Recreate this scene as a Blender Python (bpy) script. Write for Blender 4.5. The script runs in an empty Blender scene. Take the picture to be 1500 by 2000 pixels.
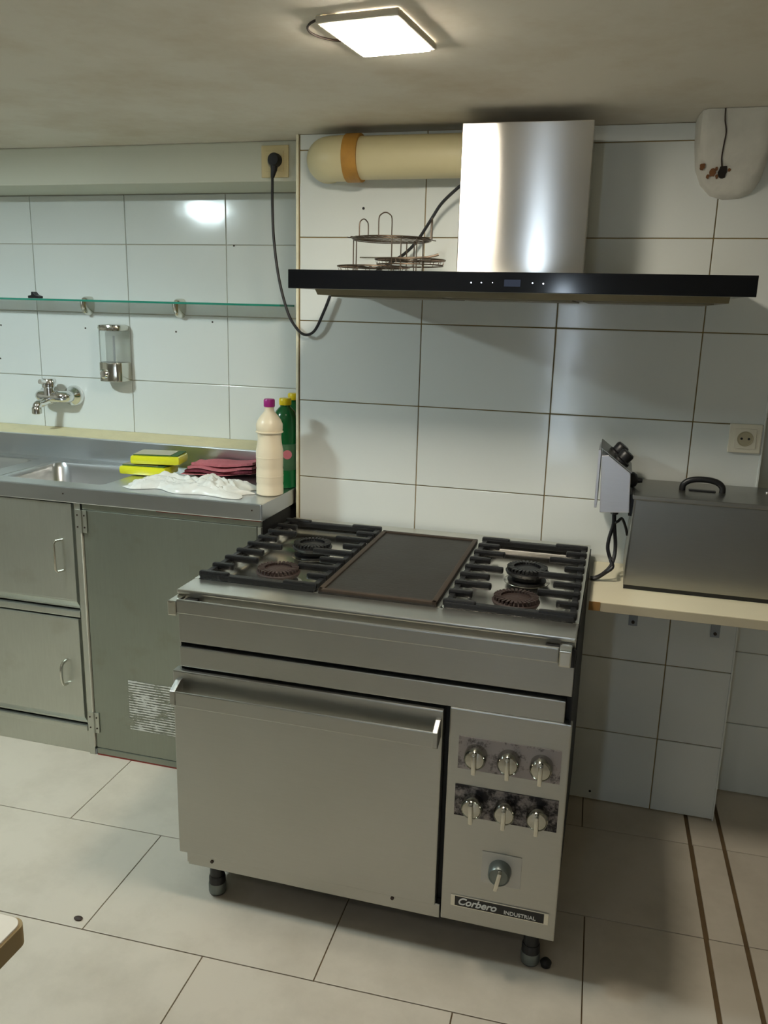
import bpy, bmesh, math, random
from mathutils import Vector, Matrix, noise
random.seed(7)
PI = math.pi
S = bpy.context.scene
C = S.collection

# ------------------------------------------------------------------ camera
F, CX, CY, CZ, YAW, PITCH, ROLL = 1630.9, 1.0224, -2.532, 1.5441, 0.2684, 0.2394, 0.0254
def cam_axes():
    cy, sy, cp, sp = math.cos(YAW), math.sin(YAW), math.cos(PITCH), math.sin(PITCH)
    fwd = Vector((-sy*cp, cy*cp, -sp)); right = Vector((cy, sy, 0)); up = right.cross(fwd)
    cr, sr = math.cos(ROLL), math.sin(ROLL)
    return cr*right+sr*up, -sr*right+cr*up, fwd
AR, AU, AF = cam_axes()
def at(u, v, axis, val):
    """photo pixel -> point on the plane axis=val (0 x, 1 y, 2 z)"""
    d = AF + AR*((u-750)/F) - AU*((v-1000)/F)
    o = Vector((CX, CY, CZ))
    return o + d*((val-o[axis])/d[axis])
cd = bpy.data.cameras.new('camera'); cam = bpy.data.objects.new('camera', cd); C.objects.link(cam)
cd.sensor_fit = 'HORIZONTAL'; cd.sensor_width = 36; cd.lens = 36*F/1500; cd.clip_start = .02
M = Matrix((AR, AU, -AF)).transposed().to_4x4(); M.translation = Vector((CX, CY, CZ))
cam.matrix_world = M
S.camera = cam

# ------------------------------------------------------------------ world + exposure
w = bpy.data.worlds.new('world'); S.world = w; w.use_nodes = True
w.node_tree.nodes['Background'].inputs[0].default_value = (.62, .75, 1, 1)
w.node_tree.nodes['Background'].inputs[1].default_value = 0.3
vs = S.view_settings
vs.view_transform = 'Standard'; vs.look = 'None'; vs.gamma = 1; vs.use_curve_mapping = False
vs.exposure = 2.38
LAMP1 = 30.0      # warm panel over the range
LAMP2 = 58.0      # cooler panel over the sink aisle
FILL_REAR = 5.5      # unseen fill panel, added behind the camera
WINDOW = 3.6      # daylight pane behind the camera

# ------------------------------------------------------------------ materials
def srgb(r, g, b):
    f = lambda c: (c/255/12.92) if c <= 10 else ((c/255+.055)/1.055)**2.4
    return (f(r), f(g), f(b), 1)
MATS = {}
def base(name):
    m = bpy.data.materials.new(name); m.use_nodes = True
    nt = m.node_tree; return m, nt, nt.nodes['Principled BSDF']
def N(nt, t, **kw):
    n = nt.nodes.new(t)
    for k, v in kw.items():
        if k in n.inputs: n.inputs[k].default_value = v
        else: setattr(n, k, v)
    return n
def plain(name, col, rough=.5, metal=0, var=.06, scale=6, bump=0, bscale=60, spec=None, coat=0, trans=0, alpha=None, stretch=(1, 1, 1)):
    """principled with gentle procedural colour and roughness variation"""
    m, nt, p = base(name); L = nt.links.new
    tc = N(nt, 'ShaderNodeTexCoord'); mp = N(nt, 'ShaderNodeMapping'); mp.inputs['Scale'].default_value = stretch
    L(tc.outputs['Object'], mp.inputs[0])
    nz = N(nt, 'ShaderNodeTexNoise', Scale=scale, Detail=5.0); L(mp.outputs[0], nz.inputs['Vector'])
    mx = N(nt, 'ShaderNodeMix', data_type='RGBA')
    mx.inputs[6].default_value = tuple(max(0, c*(1-var)) for c in col[:3])+(1,)
    mx.inputs[7].default_value = tuple(min(1, c*(1+var)) for c in col[:3])+(1,)
    L(nz.outputs[0], mx.inputs[0]); L(mx.outputs[2], p.inputs['Base Color'])
    mr = N(nt, 'ShaderNodeMapRange'); mr.inputs[3].default_value = max(0, rough*.85); mr.inputs[4].default_value = min(1, rough*1.15)
    L(nz.outputs[0], mr.inputs[0]); L(mr.outputs[0], p.inputs['Roughness'])
    p.inputs['Metallic'].default_value = metal
    if spec is not None: p.inputs['Specular IOR Level'].default_value = spec
    p.inputs['Coat Weight'].default_value = coat
    p.inputs['Transmission Weight'].default_value = trans
    if alpha is not None: p.inputs['Alpha'].default_value = alpha
    if bump:
        n2 = N(nt, 'ShaderNodeTexNoise', Scale=bscale, Detail=4.0); L(mp.outputs[0], n2.inputs['Vector'])
        b = N(nt, 'ShaderNodeBump', Strength=bump, Distance=.01); L(n2.outputs[0], b.inputs['Height']); L(b.outputs[0], p.inputs['Normal'])
    MATS[name] = m; return m
def steel(name, col, rough=.3, aniso=0.0, rot=0.0, var=.12, stretch=(2, 2, 60), stain=None):
    m, nt, p = base(name); L = nt.links.new
    tc = N(nt, 'ShaderNodeTexCoord'); mp = N(nt, 'ShaderNodeMapping'); mp.inputs['Scale'].default_value = stretch
    L(tc.outputs['Object'], mp.inputs[0])
    nz = N(nt, 'ShaderNodeTexNoise', Scale=8.0, Detail=6.0); L(mp.outputs[0], nz.inputs['Vector'])
    cl = N(nt, 'ShaderNodeTexNoise', Scale=5.0, Detail=4.0); L(tc.outputs['Object'], cl.inputs['Vector'])
    mx = N(nt, 'ShaderNodeMix', data_type='RGBA')
    mx.inputs[6].default_value = tuple(c*(1-var) for c in col[:3])+(1,)
    mx.inputs[7].default_value = tuple(min(1, c*(1+var)) for c in col[:3])+(1,)
    ad = N(nt, 'ShaderNodeMath', operation='ADD'); L(nz.outputs[0], ad.inputs[0]); L(cl.outputs[0], ad.inputs[1])
    hf = N(nt, 'ShaderNodeMath', operation='MULTIPLY'); hf.inputs[1].default_value = .5; L(ad.outputs[0], hf.inputs[0])
    L(hf.outputs[0], mx.inputs[0]); out = mx.outputs[2]
    if stain:
        sn = N(nt, 'ShaderNodeTexNoise', Scale=9.0, Detail=7.0); L(tc.outputs['Object'], sn.inputs['Vector'])
        rp = N(nt, 'ShaderNodeMapRange'); rp.inputs[1].default_value = .58; rp.inputs[2].default_value = .75; rp.inputs[4].default_value = .6
        L(sn.outputs[0], rp.inputs[0])
        m2 = N(nt, 'ShaderNodeMix', data_type='RGBA'); L(rp.outputs[0], m2.inputs[0]); L(out, m2.inputs[6]); m2.inputs[7].default_value = stain; out = m2.outputs[2]
    L(out, p.inputs['Base Color'])
    mr = N(nt, 'ShaderNodeMapRange'); mr.inputs[3].default_value = rough*.92; mr.inputs[4].default_value = rough*1.08
    L(hf.outputs[0], mr.inputs[0]); L(mr.outputs[0], p.inputs['Roughness'])
    p.inputs['Metallic'].default_value = 1
    if aniso:
        p.inputs['Anisotropic'].default_value = aniso; p.inputs['Anisotropic Rotation'].default_value = rot
        tg = N(nt, 'ShaderNodeTangent', direction_type='RADIAL', axis='Z'); L(tg.outputs[0], p.inputs['Tangent'])
    MATS[name] = m; return m
def emit(name, col, s):
    m = bpy.data.materials.new(name); m.use_nodes = True; nt = m.node_tree
    nt.nodes.remove(nt.nodes['Principled BSDF']); e = N(nt, 'ShaderNodeEmission', Color=col, Strength=s)
    nt.links.new(e.outputs[0], nt.nodes['Material Output'].inputs[0]); MATS[name] = m; return m
def tile_mat(name, col, rough=.12, tint=.05, grime=None):
    m, nt, p = base(name); L = nt.links.new
    oi = N(nt, 'ShaderNodeObjectInfo'); tc = N(nt, 'ShaderNodeTexCoord')
    ge = N(nt, 'ShaderNodeNewGeometry')
    nz = N(nt, 'ShaderNodeTexNoise', Scale=2.2, Detail=4.0); L(ge.outputs['Position'], nz.inputs['Vector'])
    mx = N(nt, 'ShaderNodeMix', data_type='RGBA')
    mx.inputs[6].default_value = tuple(c*(1-tint*1.6) for c in col[:3])+(1,); mx.inputs[7].default_value = col
    av = N(nt, 'ShaderNodeMath', operation='MULTIPLY_ADD'); L(oi.outputs['Random'], av.inputs[0]); av.inputs[1].default_value = .45
    L(nz.outputs[0], av.inputs[2]); L(av.outputs[0], mx.inputs[0]); out = mx.outputs[2]
    if grime:
        g = N(nt, 'ShaderNodeTexNoise', Scale=3.0, Detail=8.0, Roughness=.65); L(ge.outputs['Position'], g.inputs['Vector'])
        rp = N(nt, 'ShaderNodeMapRange'); rp.inputs[1].default_value = .45; rp.inputs[2].default_value = .75; rp.inputs[4].default_value = .55
        L(g.outputs[0], rp.inputs[0]); m2 = N(nt, 'ShaderNodeMix', data_type='RGBA')
        L(rp.outputs[0], m2.inputs[0]); L(out, m2.inputs[6]); m2.inputs[7].default_value = grime; out = m2.outputs[2]
    L(out, p.inputs['Base Color']); p.inputs['Roughness'].default_value = rough
    b = N(nt, 'ShaderNodeBump', Strength=.05, Distance=.02); n2 = N(nt, 'ShaderNodeTexNoise', Scale=7.0, Detail=2.0)
    L(ge.outputs['Position'], n2.inputs['Vector']); L(n2.outputs[0], b.inputs['Height']); L(b.outputs[0], p.inputs['Normal'])
    MATS[name] = m; return m

tile_mat('wall_tile', srgb(224, 228, 224), .13)
tile_mat('floor_tile', srgb(206, 196, 180), .38, .07, srgb(158, 148, 130))
plain('grout_yellow', srgb(150, 128, 82), .8, var=.25, scale=9)
plain('grout_pale', srgb(198, 193, 176), .8, var=.15, scale=9)
plain('grout_dark', srgb(100, 80, 52), .9, var=.6, scale=14)
tile_mat('ceiling_paint', srgb(226, 220, 206), .85, .05, srgb(188, 168, 134))
plain('beam_paint', srgb(206, 207, 190), .7, var=.05, scale=4, bump=.05)
plain('plaster_wall', srgb(168, 162, 150), .8, var=.06)
plain('plaster_white', srgb(212, 210, 200), .55, var=.17, scale=18, bump=.35, bscale=18)
plain('soot', srgb(30, 22, 16), .8, var=.4, scale=40)
plain('rust', srgb(126, 84, 50), .8, var=.5, scale=40)
plain('yellow_trim', srgb(228, 222, 194), .5, var=.16, scale=20)
plain('ledge_plaster', srgb(218, 208, 168), .7, var=.12, scale=18, bump=.2, bscale=40)
plain('black_plastic', srgb(22, 22, 24), .4, var=.2)
plain('black_side', srgb(20, 19, 18), .6, var=.2)
plain('cast_iron', srgb(13, 13, 14), .42, var=.3, scale=30, bump=.2, bscale=120)
plain('burner_rust', srgb(48, 33, 28), .6, var=.4, scale=40, bump=.2, bscale=120)
plain('griddle_iron', srgb(46, 42, 37), .5, metal=.35, var=.28, scale=11, bump=.06, bscale=80)
plain('griddle_rim', srgb(60, 48, 37), .55, metal=.3, var=.35, scale=18)
steel('steel_range', (.455, .455, .425, 1), .36, .3, var=.08)
steel('steel_top', (.64, .63, .58, 1), .33, var=.08)
steel('steel_chimney', (.66, .64, .61, 1), .17, 1.0, .25, var=.04, stretch=(2, 2, 120))
steel('steel_counter', (.58, .60, .61, 1), .30, var=.05, stretch=(2, 2, 12))
steel('steel_cabinet', (.56, .57, .51, 1), .42, var=.12, stretch=(30, 30, 2), stain=(.46, .45, .38, 1))
steel('steel_panel', (.33, .35, .30, 1), .45, var=.12, stretch=(30, 30, 2), stain=(.27, .27, .20, 1))
steel('steel_fryer', (.33, .325, .30, 1), .34, .4, var=.1)
steel('steel_head', (.72, .72, .76, 1), .42, var=.1)
steel('steel_tray', (.72, .70, .64, 1), .22, var=.15, stain=(.25, .2, .13, 1))
steel('chrome', (.78, .78, .77, 1), .1, var=.03)
steel('knob_chrome', (.46, .455, .41, 1), .12, var=.1)
steel('chrome_worn', (.66, .65, .58, 1), .16, var=.08)
steel('wire', (.17, .13, .10, 1), .35, var=.2)
plain('hood_glass', srgb(10, 12, 16), .09, spec=.6, var=.1)
plain('hood_filter', srgb(120, 112, 90), .45, metal=.6, var=.2, scale=30)
plain('pvc_pipe', srgb(214, 203, 160), .4, var=.08, scale=6)
plain('rust_tape', srgb(176, 128, 52), .55, var=.4, scale=24, bump=.25, bscale=50)
plain('socket_cream', srgb(214, 198, 150), .4, var=.06)
plain('socket_white', srgb(226, 220, 200), .35, var=.04)
plain('socket_well', srgb(176, 166, 136), .4, var=.06)
plain('cable_black', srgb(20, 19, 22), .45, var=.2)
plain('shelf_board', srgb(234, 226, 198), .45, var=.05)
plain('shelf_edge', srgb(186, 176, 150), .5, var=.08)
plain('raw_wood', srgb(160, 120, 66), .7, var=.3, scale=20)
plain('white_metal', srgb(150, 156, 162), .5, var=.08)
plain('glass_green', (.84, .96, .92, 1), .03, trans=.95, var=.02)
MATS['glass_green'].node_tree.nodes['Principled BSDF'].inputs['IOR'].default_value = 1.2
plain('glass_edge', srgb(44, 138, 116), .15, var=.15, scale=30)
plain('clear_plastic', (.93, .97, .93, 1), .12, trans=.8, var=.02)
MATS['clear_plastic'].node_tree.nodes['Principled BSDF'].inputs['IOR'].default_value = 1.1
plain('cream_liquid', srgb(232, 218, 190), .35, var=.04, spec=.4)
plain('bottle_clear', srgb(214, 216, 206), .15, trans=.45, var=.02)
plain('magenta_cap', srgb(168, 36, 128), .35, var=.06)
plain('yellow_cap', srgb(232, 204, 20), .35, var=.06)
plain('green_bottle', srgb(10, 92, 46), .18, var=.15, spec=.6)
plain('green_label', srgb(66, 104, 74), .4, var=.35, scale=40)
plain('logo_pink', srgb(206, 120, 132), .4, var=.1)
plain('logo_white', srgb(232, 226, 220), .4, var=.05)
plain('sponge_yellow', srgb(222, 220, 34), .3, var=.10, scale=30, coat=.5)
plain('sponge_green', srgb(58, 92, 52), .8, var=.2, scale=60)
plain('pack_print', srgb(150, 140, 84), .25, var=.4, scale=26, coat=.5)
plain('pink_cloth', srgb(192, 110, 118), .95, var=.2, scale=90, bump=.4, bscale=200)
plain('maroon_cloth', srgb(116, 44, 58), .95, var=.2, scale=90, bump=.4, bscale=200)
plain('bag_film', srgb(232, 232, 226), .28, var=.03, trans=.12)
plain('red_seal', srgb(140, 50, 40), .6, var=.3, scale=30)
plain('table_white', srgb(232, 226, 214), .35, var=.03)
plain('table_edge', srgb(150, 128, 84), .5, var=.2, scale=20)
plain('dark_brown', srgb(54, 38, 28), .6, var=.2)
plain('lamp_frame', srgb(206, 198, 180), .5, var=.05)
plain('lettering_white', srgb(226, 226, 222), .4, var=.03)
plain('plate_black', srgb(14, 14, 16), .3, var=.2)
plain('sticker', srgb(198, 194, 184), .4, var=.06, scale=20)
plain('grey_dial', srgb(120, 126, 122), .35, metal=.6, var=.1)
emit('lamp_warm', (1, .92, .77, 1), LAMP1)
emit('lamp_cool', (.80, .97, 1, 1), LAMP2)
emit('fill_rear', (1, .97, .93, 1), FILL_REAR)
emit('day_pane', (.72, .86, 1, 1), WINDOW)
emit('led_dot', (.8, .9, 1, 1), .9)
emit('display_dim', (.35, .42, .6, 1), .02)
# grimy dial plate: aluminium worn through to black marks
def grimy(name, lo, hi, light, dark):
    m, nt, p = base(name); L = nt.links.new; tc = N(nt, 'ShaderNodeTexCoord')
    a = N(nt, 'ShaderNodeTexNoise', Scale=42.0, Detail=8.0, Roughness=.7); L(tc.outputs['Object'], a.inputs['Vector'])
    r = N(nt, 'ShaderNodeMapRange'); r.inputs[1].default_value = lo; r.inputs[2].default_value = hi; L(a.outputs[0], r.inputs[0])
    mx = N(nt, 'ShaderNodeMix', data_type='RGBA'); mx.inputs[6].default_value = light; mx.inputs[7].default_value = dark
    L(r.outputs[0], mx.inputs[0]); L(mx.outputs[2], p.inputs['Base Color']); p.inputs['Roughness'].default_value = .45; p.inputs['Metallic'].default_value = .35
    MATS[name] = m
grimy('plate_grime_light', .52, .68, srgb(158, 150, 148), srgb(40, 30, 34))
grimy('plate_grime_dark', .40, .56, srgb(140, 132, 130), srgb(22, 18, 22))
# worn sticker left on the sink cabinet door: torn white lines over bare steel
def torn():
    m, nt, p = base('torn_label'); L = nt.links.new; tc = N(nt, 'ShaderNodeTexCoord')
    wv = N(nt, 'ShaderNodeTexWave', wave_type='BANDS', bands_direction='Z', Scale=34.0, Distortion=.8, Detail=3.0); L(tc.outputs['Object'], wv.inputs['Vector'])
    nz = N(nt, 'ShaderNodeTexNoise', Scale=22.0, Detail=7.0, Roughness=.7); L(tc.outputs['Object'], nz.inputs['Vector'])
    ad = N(nt, 'ShaderNodeMath', operation='MULTIPLY_ADD'); L(wv.outputs['Fac'], ad.inputs[0]); ad.inputs[1].default_value = .20; L(nz.outputs[0], ad.inputs[2])
    th = N(nt, 'ShaderNodeMapRange'); th.inputs[1].default_value = .58; th.inputs[2].default_value = .64; L(ad.outputs[0], th.inputs[0])
    p.inputs['Base Color'].default_value = srgb(205, 205, 196); p.inputs['Roughness'].default_value = .7
    L(th.outputs[0], p.inputs['Alpha']); MATS['torn_label'] = m
torn()

# ------------------------------------------------------------------ mesh helpers
def wloc(o):
    v = Vector((0, 0, 0))
    while o is not None:
        v = v + o.location; o = o.parent
    return v
def obj(name, bm, mat, parent=None, smooth=False, mats=None):
    """bm holds world coordinates; the object is stored relative to its parent"""
    if parent is not None:
        bmesh.ops.translate(bm, verts=bm.verts, vec=-wloc(parent))
    me = bpy.data.meshes.new(name); bm.normal_update(); bm.to_mesh(me); bm.free()
    for k in (mats or [mat]): me.materials.append(MATS[k])
    if smooth:
        me.polygons.foreach_set('use_smooth', [True]*len(me.polygons))
        try: me.set_sharp_from_angle(angle=math.radians(40))
        except Exception: pass
    o = bpy.data.objects.new(name, me); C.objects.link(o); o.parent = parent
    return o
def own(name, bm, mat, **k):
    """a top-level single mesh with its origin at its base centre"""
    xs = [v.co for v in bm.verts]
    c = Vector(((min(v.x for v in xs)+max(v.x for v in xs))/2, (min(v.y for v in xs)+max(v.y for v in xs))/2, min(v.z for v in xs)))
    bmesh.ops.translate(bm, verts=bm.verts, vec=-c)
    o = obj(name, bm, mat, **k); o.location = c; return o
def thing(name, label, cat, loc=(0, 0, 0), group=None):
    o = bpy.data.objects.new(name, None); C.objects.link(o); o.location = loc; o.empty_display_size = .05
    o['label'] = label; o['category'] = cat
    if group: o['group'] = group
    return o
def tag(o, label, cat, group=None):
    o['label'] = label; o['category'] = cat
    if group: o['group'] = group
    return o
def struct(o, label):
    o['kind'] = 'structure'; o['label'] = label; return o
def nb(): return bmesh.new()
def box(bm, x0, x1, y0, y1, z0, z1, bev=0, mat=0):
    r = bmesh.ops.create_cube(bm, size=1)
    vs_ = r['verts']
    bmesh.ops.scale(bm, vec=(x1-x0, y1-y0, z1-z0), verts=vs_)
    bmesh.ops.translate(bm, vec=((x0+x1)/2, (y0+y1)/2, (z0+z1)/2), verts=vs_)
    fs = list({f for v in vs_ for f in v.link_faces})
    for f in fs: f.material_index = mat
    if bev:
        es = list({e for v in vs_ for e in v.link_edges})
        bmesh.ops.bevel(bm, geom=es, offset=min(bev, (x1-x0)*.45, (y1-y0)*.45, (z1-z0)*.45), segments=2, profile=.6, affect='EDGES')
    return bm
def B(*a, **k): return box(nb(), *a, **k)
def frame_of(d):
    d = d.normalized(); a = Vector((0, 0, 1)) if abs(d.z) < .9 else Vector((1, 0, 0))
    u = d.cross(a).normalized(); return u, d.cross(u).normalized()
def cyl(bm, p0, p1, r0, r1=None, n=20, caps=True):
    p0, p1 = Vector(p0), Vector(p1); r1 = r0 if r1 is None else r1
    u, v = frame_of(p1-p0)
    A = [bm.verts.new(p0+(u*math.cos(2*PI*i/n)+v*math.sin(2*PI*i/n))*r0) for i in range(n)]
    D = [bm.verts.new(p1+(u*math.cos(2*PI*i/n)+v*math.sin(2*PI*i/n))*r1) for i in range(n)]
    for i in range(n): bm.faces.new((A[i], D[i], D[(i+1) % n], A[(i+1) % n]))
    if caps: bm.faces.new(A); bm.faces.new(D[::-1])
    return bm
def lathe(bm, prof, org=(0, 0, 0), axis=(0, 0, 1), n=28, sx=1, sy=1):
    """prof: list of (radius, height along axis)"""
    org = Vector(org); axis = Vector(axis).normalized(); u, v = frame_of(axis)
    if abs(axis.z) > .99: u, v = Vector((1, 0, 0)), Vector((0, 1, 0))
    rings = []
    for r, h in prof:
        if r < 1e-5: rings.append([bm.verts.new(org+axis*h)])
        else: rings.append([bm.verts.new(org+axis*h+u*(sx*r*math.cos(2*PI*i/n))+v*(sy*r*math.sin(2*PI*i/n))) for i in range(n)])
    for a, b in zip(rings, rings[1:]):
        for i in range(n):
            j = (i+1) % n
            if len(a) == 1 and len(b) == 1: continue
            if len(a) == 1: bm.faces.new((a[0], b[j], b[i]))
            elif len(b) == 1: bm.faces.new((a[i], a[j], b[0]))
            else: bm.faces.new((a[i], a[j], b[j], b[i]))
    if len(rings[0]) > 1: bm.faces.new(rings[0][::-1])
    if len(rings[-1]) > 1: bm.faces.new(rings[-1])
    bmesh.ops.recalc_face_normals(bm, faces=bm.faces)
    return bm
def smooth_path(pts, k=8, closed=False):
    P = [Vector(p) for p in pts]; out = []; n = len(P)
    for i in range(n if closed else n-1):
        if closed: p0, p1, p2, p3 = P[(i-1) % n], P[i], P[(i+1) % n], P[(i+2) % n]
        else: p0, p1, p2, p3 = P[max(i-1, 0)], P[i], P[i+1], P[min(i+2, n-1)]
        for j in range(k):
            t = j/k
            out.append(.5*((2*p1)+(p2-p0)*t+(2*p0-5*p1+4*p2-p3)*t*t+(3*p1-p0-3*p2+p3)*t**3))
    if not closed: out.append(P[-1])
    return out
def tube(bm, pts, r, n=8, closed=False):
    P = [Vector(p) for p in pts]; m = len(P); rings = []
    up = None
    for i in range(m):
        d = (P[(i+1) % m]-P[i-1]) if closed else (P[min(i+1, m-1)]-P[max(i-1, 0)])
        d.normalize()
        if up is None: u, _ = frame_of(d)
        else:
            u = up-d*up.dot(d)
            u = u.normalized() if u.length > 1e-6 else frame_of(d)[0]
        up = u; v = d.cross(u)
        rr = r[i] if isinstance(r, (list, tuple)) else r
        rings.append([bm.verts.new(P[i]+(u*math.cos(2*PI*k/n)+v*math.sin(2*PI*k/n))*rr) for k in range(n)])
    for i in range(m if closed else m-1):
        a, b = rings[i], rings[(i+1) % m]
        for k in range(n): bm.faces.new((a[k], a[(k+1) % n], b[(k+1) % n], b[k]))
    if not closed: bm.faces.new(rings[0][::-1]); bm.faces.new(rings[-1])
    bmesh.ops.recalc_face_normals(bm, faces=bm.faces)
    return bm
def prism(bm, poly, axis, a0, a1, bev=0):
    """poly: 2D outline in the two other axes (in x,y,z order), extruded along axis from a0 to a1"""
    def mk(p, a):
        c = list(p); c.insert(axis, a); return bm.verts.new(c)
    A = [mk(p, a0) for p in poly]; D = [mk(p, a1) for p in poly]; n = len(poly)
    fs = [bm.faces.new(A), bm.faces.new(D[::-1])]+[bm.faces.new((A[i], D[i], D[(i+1) % n], A[(i+1) % n])) for i in range(n)]
    bmesh.ops.recalc_face_normals(bm, faces=fs)
    if bev: bmesh.ops.bevel(bm, geom=list({e for f in fs for e in f.edges}), offset=bev, segments=2, profile=.6, affect='EDGES')
    return bm
def text_mesh(name, s, size, mat, parent, loc, rot, shear=0, depth=.0006, bold=0):
    cu = bpy.data.curves.new(name, 'FONT'); cu.body = s; cu.size = size; cu.shear = shear; cu.extrude = depth; cu.offset = bold
    t = bpy.data.objects.new(name+'_tmp', cu); C.objects.link(t)
    dg = bpy.context.evaluated_depsgraph_get(); dg.update()
    me = bpy.data.meshes.new_from_object(t.evaluated_get(dg)); C.objects.unlink(t); bpy.data.objects.remove(t); bpy.data.curves.remove(cu)
    bm = nb(); bm.from_mesh(me); bpy.data.meshes.remove(me)
    bm.transform(Matrix.Translation(loc) @ rot)
    return obj(name, bm, mat, parent)

# ------------------------------------------------------------------ room shell
ZC = 2.045          # ceiling
YL = .335           # recessed wall behind the sink
YR = .19            # recessed wall right of the tiled column
XE, XK = .022, 1.4264   # left and right edge of the tiled range wall
XMIN, XMAX, YMIN = -2.3, 2.5, -4.2
FA = .026           # the floor tiles run slightly askew to the wall
def tiles(parent, name, rects, put, mat, cache={}):
    """rects (a0,a1,b0,b1); put(w,h)-> bmesh centred at 0, and a placing function"""
    for (a0, a1, b0, b1) in rects:
        key = (name, round(a1-a0, 4), round(b1-b0, 4))
        if key not in cache:
            me = bpy.data.meshes.new('tile'); bm = put(a1-a0, b1-b0); bm.to_mesh(me); bm.free(); me.materials.append(MATS[mat]); cache[key] = me
        yield bpy.data.objects.new('tile', cache[key]), (a0+a1)/2, (b0+b1)/2
G = .0028
def wall_tiles(parent, y, rects, mat='wall_tile'):
    def put(w_, h_): return B(-w_/2+G/2, w_/2-G/2, -.006, 0, -h_/2+G/2, h_/2-G/2, bev=.0018)
    for o, a, b in tiles(parent, 'wall', rects, put, mat):
        C.objects.link(o); o.parent = parent; o.location = Vector((a, y, b))-parent.location

# floor
fl = struct(own('floor', B(XMIN, XMAX, YMIN, YL+.1, -.06, -.004), 'grout_dark'), 'beige stone-look tiled kitchen floor')
rects = []
r_, fw_ = .402, .616
X1, X2 = 1.345, 1.442      # the two dirty cuts to the right of the range (floor frame)
def frow(k): return -.592+.004+k*r_
starts = {0: -.497, 1: 1.027-fw_*3, -1: -.19, -2: .142, -3: -.19, 2: -.497, -4: .142, -5: -.19, -6: .142, -7: -.19, -8: .142}
for k in range(-8, 3):
    y0, y1 = frow(k), min(frow(k+1), .42)
    s = starts[k]
    xs = [s+fw_*j for j in range(-6, 8)]
    for xa, xb in zip(xs, xs[1:]):
        if xb < XMIN-.1 or xa > XMAX+.1: continue
        segs = [(xa, xb)]
        for (c0, c1) in ((X1-.0045, X1+.0045), (X2-.0045, X2+.0045)):
            nsegs = []
            for (p, q) in segs:
                if c0 > p and c0 < q:
                    if c0-p > .01: nsegs.append((p, c0))
                    if q-c1 > .01: nsegs.append((c1, q))
                else: nsegs.append((p, q))
            segs = nsegs
        for p, q in segs: rects.append((p, q, y0, y1))
def putf(w_, h_): return B(-w_/2+.0015, w_/2-.0015, -h_/2+.0015, h_/2-.0015, -.008, 0, bev=.0012)
for o, a, b in tiles(fl, 'floor', rects, putf, 'floor_tile'):
    ca, sa = math.cos(FA), math.sin(FA)
    wx, wy = a*ca-b*sa, a*sa+b*ca
    if wx < XMIN+.1 or wx > XMAX-.1 or wy < YMIN+.1: continue
    if wy > .30 and wx < XE: continue
    C.objects.link(o); o.parent = fl; o.location = Vector((wx, wy, 0))-fl.location; o.rotation_euler.z = FA
# ceiling
struct(own('ceiling', B(XMIN, XMAX, YMIN, YL+.1, ZC, ZC+.08), 'ceiling_paint'), 'low stained off-white plaster ceiling')
# range wall (tiled column)
H = .25
wr = struct(own('wall_back', B(XE+.004, XK-.004, .005, YL+.1, 0, ZC), 'grout_yellow'), 'white tiled wall behind the range')
cols = [.0337, .4286, .8317, 1.2348, XK]
rows = [0+.002]+[H*i for i in range(1, 9)]+[ZC]
wall_tiles(wr, .006, [(a, b, c, d) for a, b in zip(cols, cols[1:]) for c, d in zip(rows, rows[1:])])
for (u, v) in ((710, 407), (1152, 1545)):
    p = at(u, v, 1, 0); obj('screw_hole', cyl(nb(), (p.x, -.0012, p.z), (p.x, .0005, p.z), .004, n=10), 'black_side', wr)
# recessed sink wall
wl = struct(own('wall_left_recess', B(XMIN, XE+.02, YL+.005, YL+.1, 0, ZC), 'grout_pale'), 'pale glossy tiled wall behind the sink')
lc = [-2.3, -2.0081, -1.6008, -1.1935, -.7862, -.3789, XE]
lr = [1.047, 1.25, 1.5, 1.75, 1.925]
wall_tiles(wl, YL+.006, [(a, b, c, d) for a, b in zip(lc, lc[1:]) for c, d in zip(lr, lr[1:])])
for (u, v) in ((2, 635), (167, 641), (344, 648), (415, 629), (204, 715), (1, 700), (457, 480)):
    p = at(u, v, 1, YL); obj('screw_hole', cyl(nb(), (p.x, YL-.0012, p.z), (p.x, YL+.0005, p.z), .0035, n=10), 'dark_brown', wl)
# recessed wall at the right
wq = struct(own('wall_right_recess', B(XK-.004, XMAX, YR+.005, YL+.1, 0, ZC), 'grout_pale'), 'white tiled recess to the right of the range wall')
qc = [XK+.002, 1.80, 2.2, XMAX]; qr = [.002]+[H*i for i in range(1, 9)]+[ZC]
wall_tiles(wq, YR+.006, [(a, b, c, d) for a, b in zip(qc, qc[1:]) for c, d in zip(qr, qr[1:])])
# side and rear walls
struct(own('wall_left', B(XMIN-.1, XMIN, YMIN, YL+.1, 0, ZC), 'plaster_wall'), 'plain plaster side wall at the left')
struct(own('wall_right', B(XMAX, XMAX+.1, YMIN, YL+.1, 0, ZC), 'plaster_wall'), 'plain plaster side wall at the right')
WX0, WX1, WZ0, WZ1 = .54, .68, .35, 1.75
bm = nb()
for a in ((XMIN, WX0, 0, ZC), (WX1, XMAX, 0, ZC), (WX0, WX1, 0, WZ0), (WX0, WX1, WZ1, ZC)): box(bm, a[0], a[1], YMIN-.1, YMIN, a[2], a[3])
struct(own('wall_rear', bm, 'plaster_wall'), 'plain plaster wall behind the camera')
wn = struct(own('window_1', B(WX0, WX1, YMIN-.08, YMIN-.06, WZ0, WZ1), 'day_pane'), 'narrow daylight window in the rear wall')
bm = nb()
for z in (WZ0+.01, (WZ0+WZ1)/2, WZ1-.01): box(bm, WX0, WX1, YMIN-.06, YMIN-.03, z-.018, z+.018)
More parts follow.
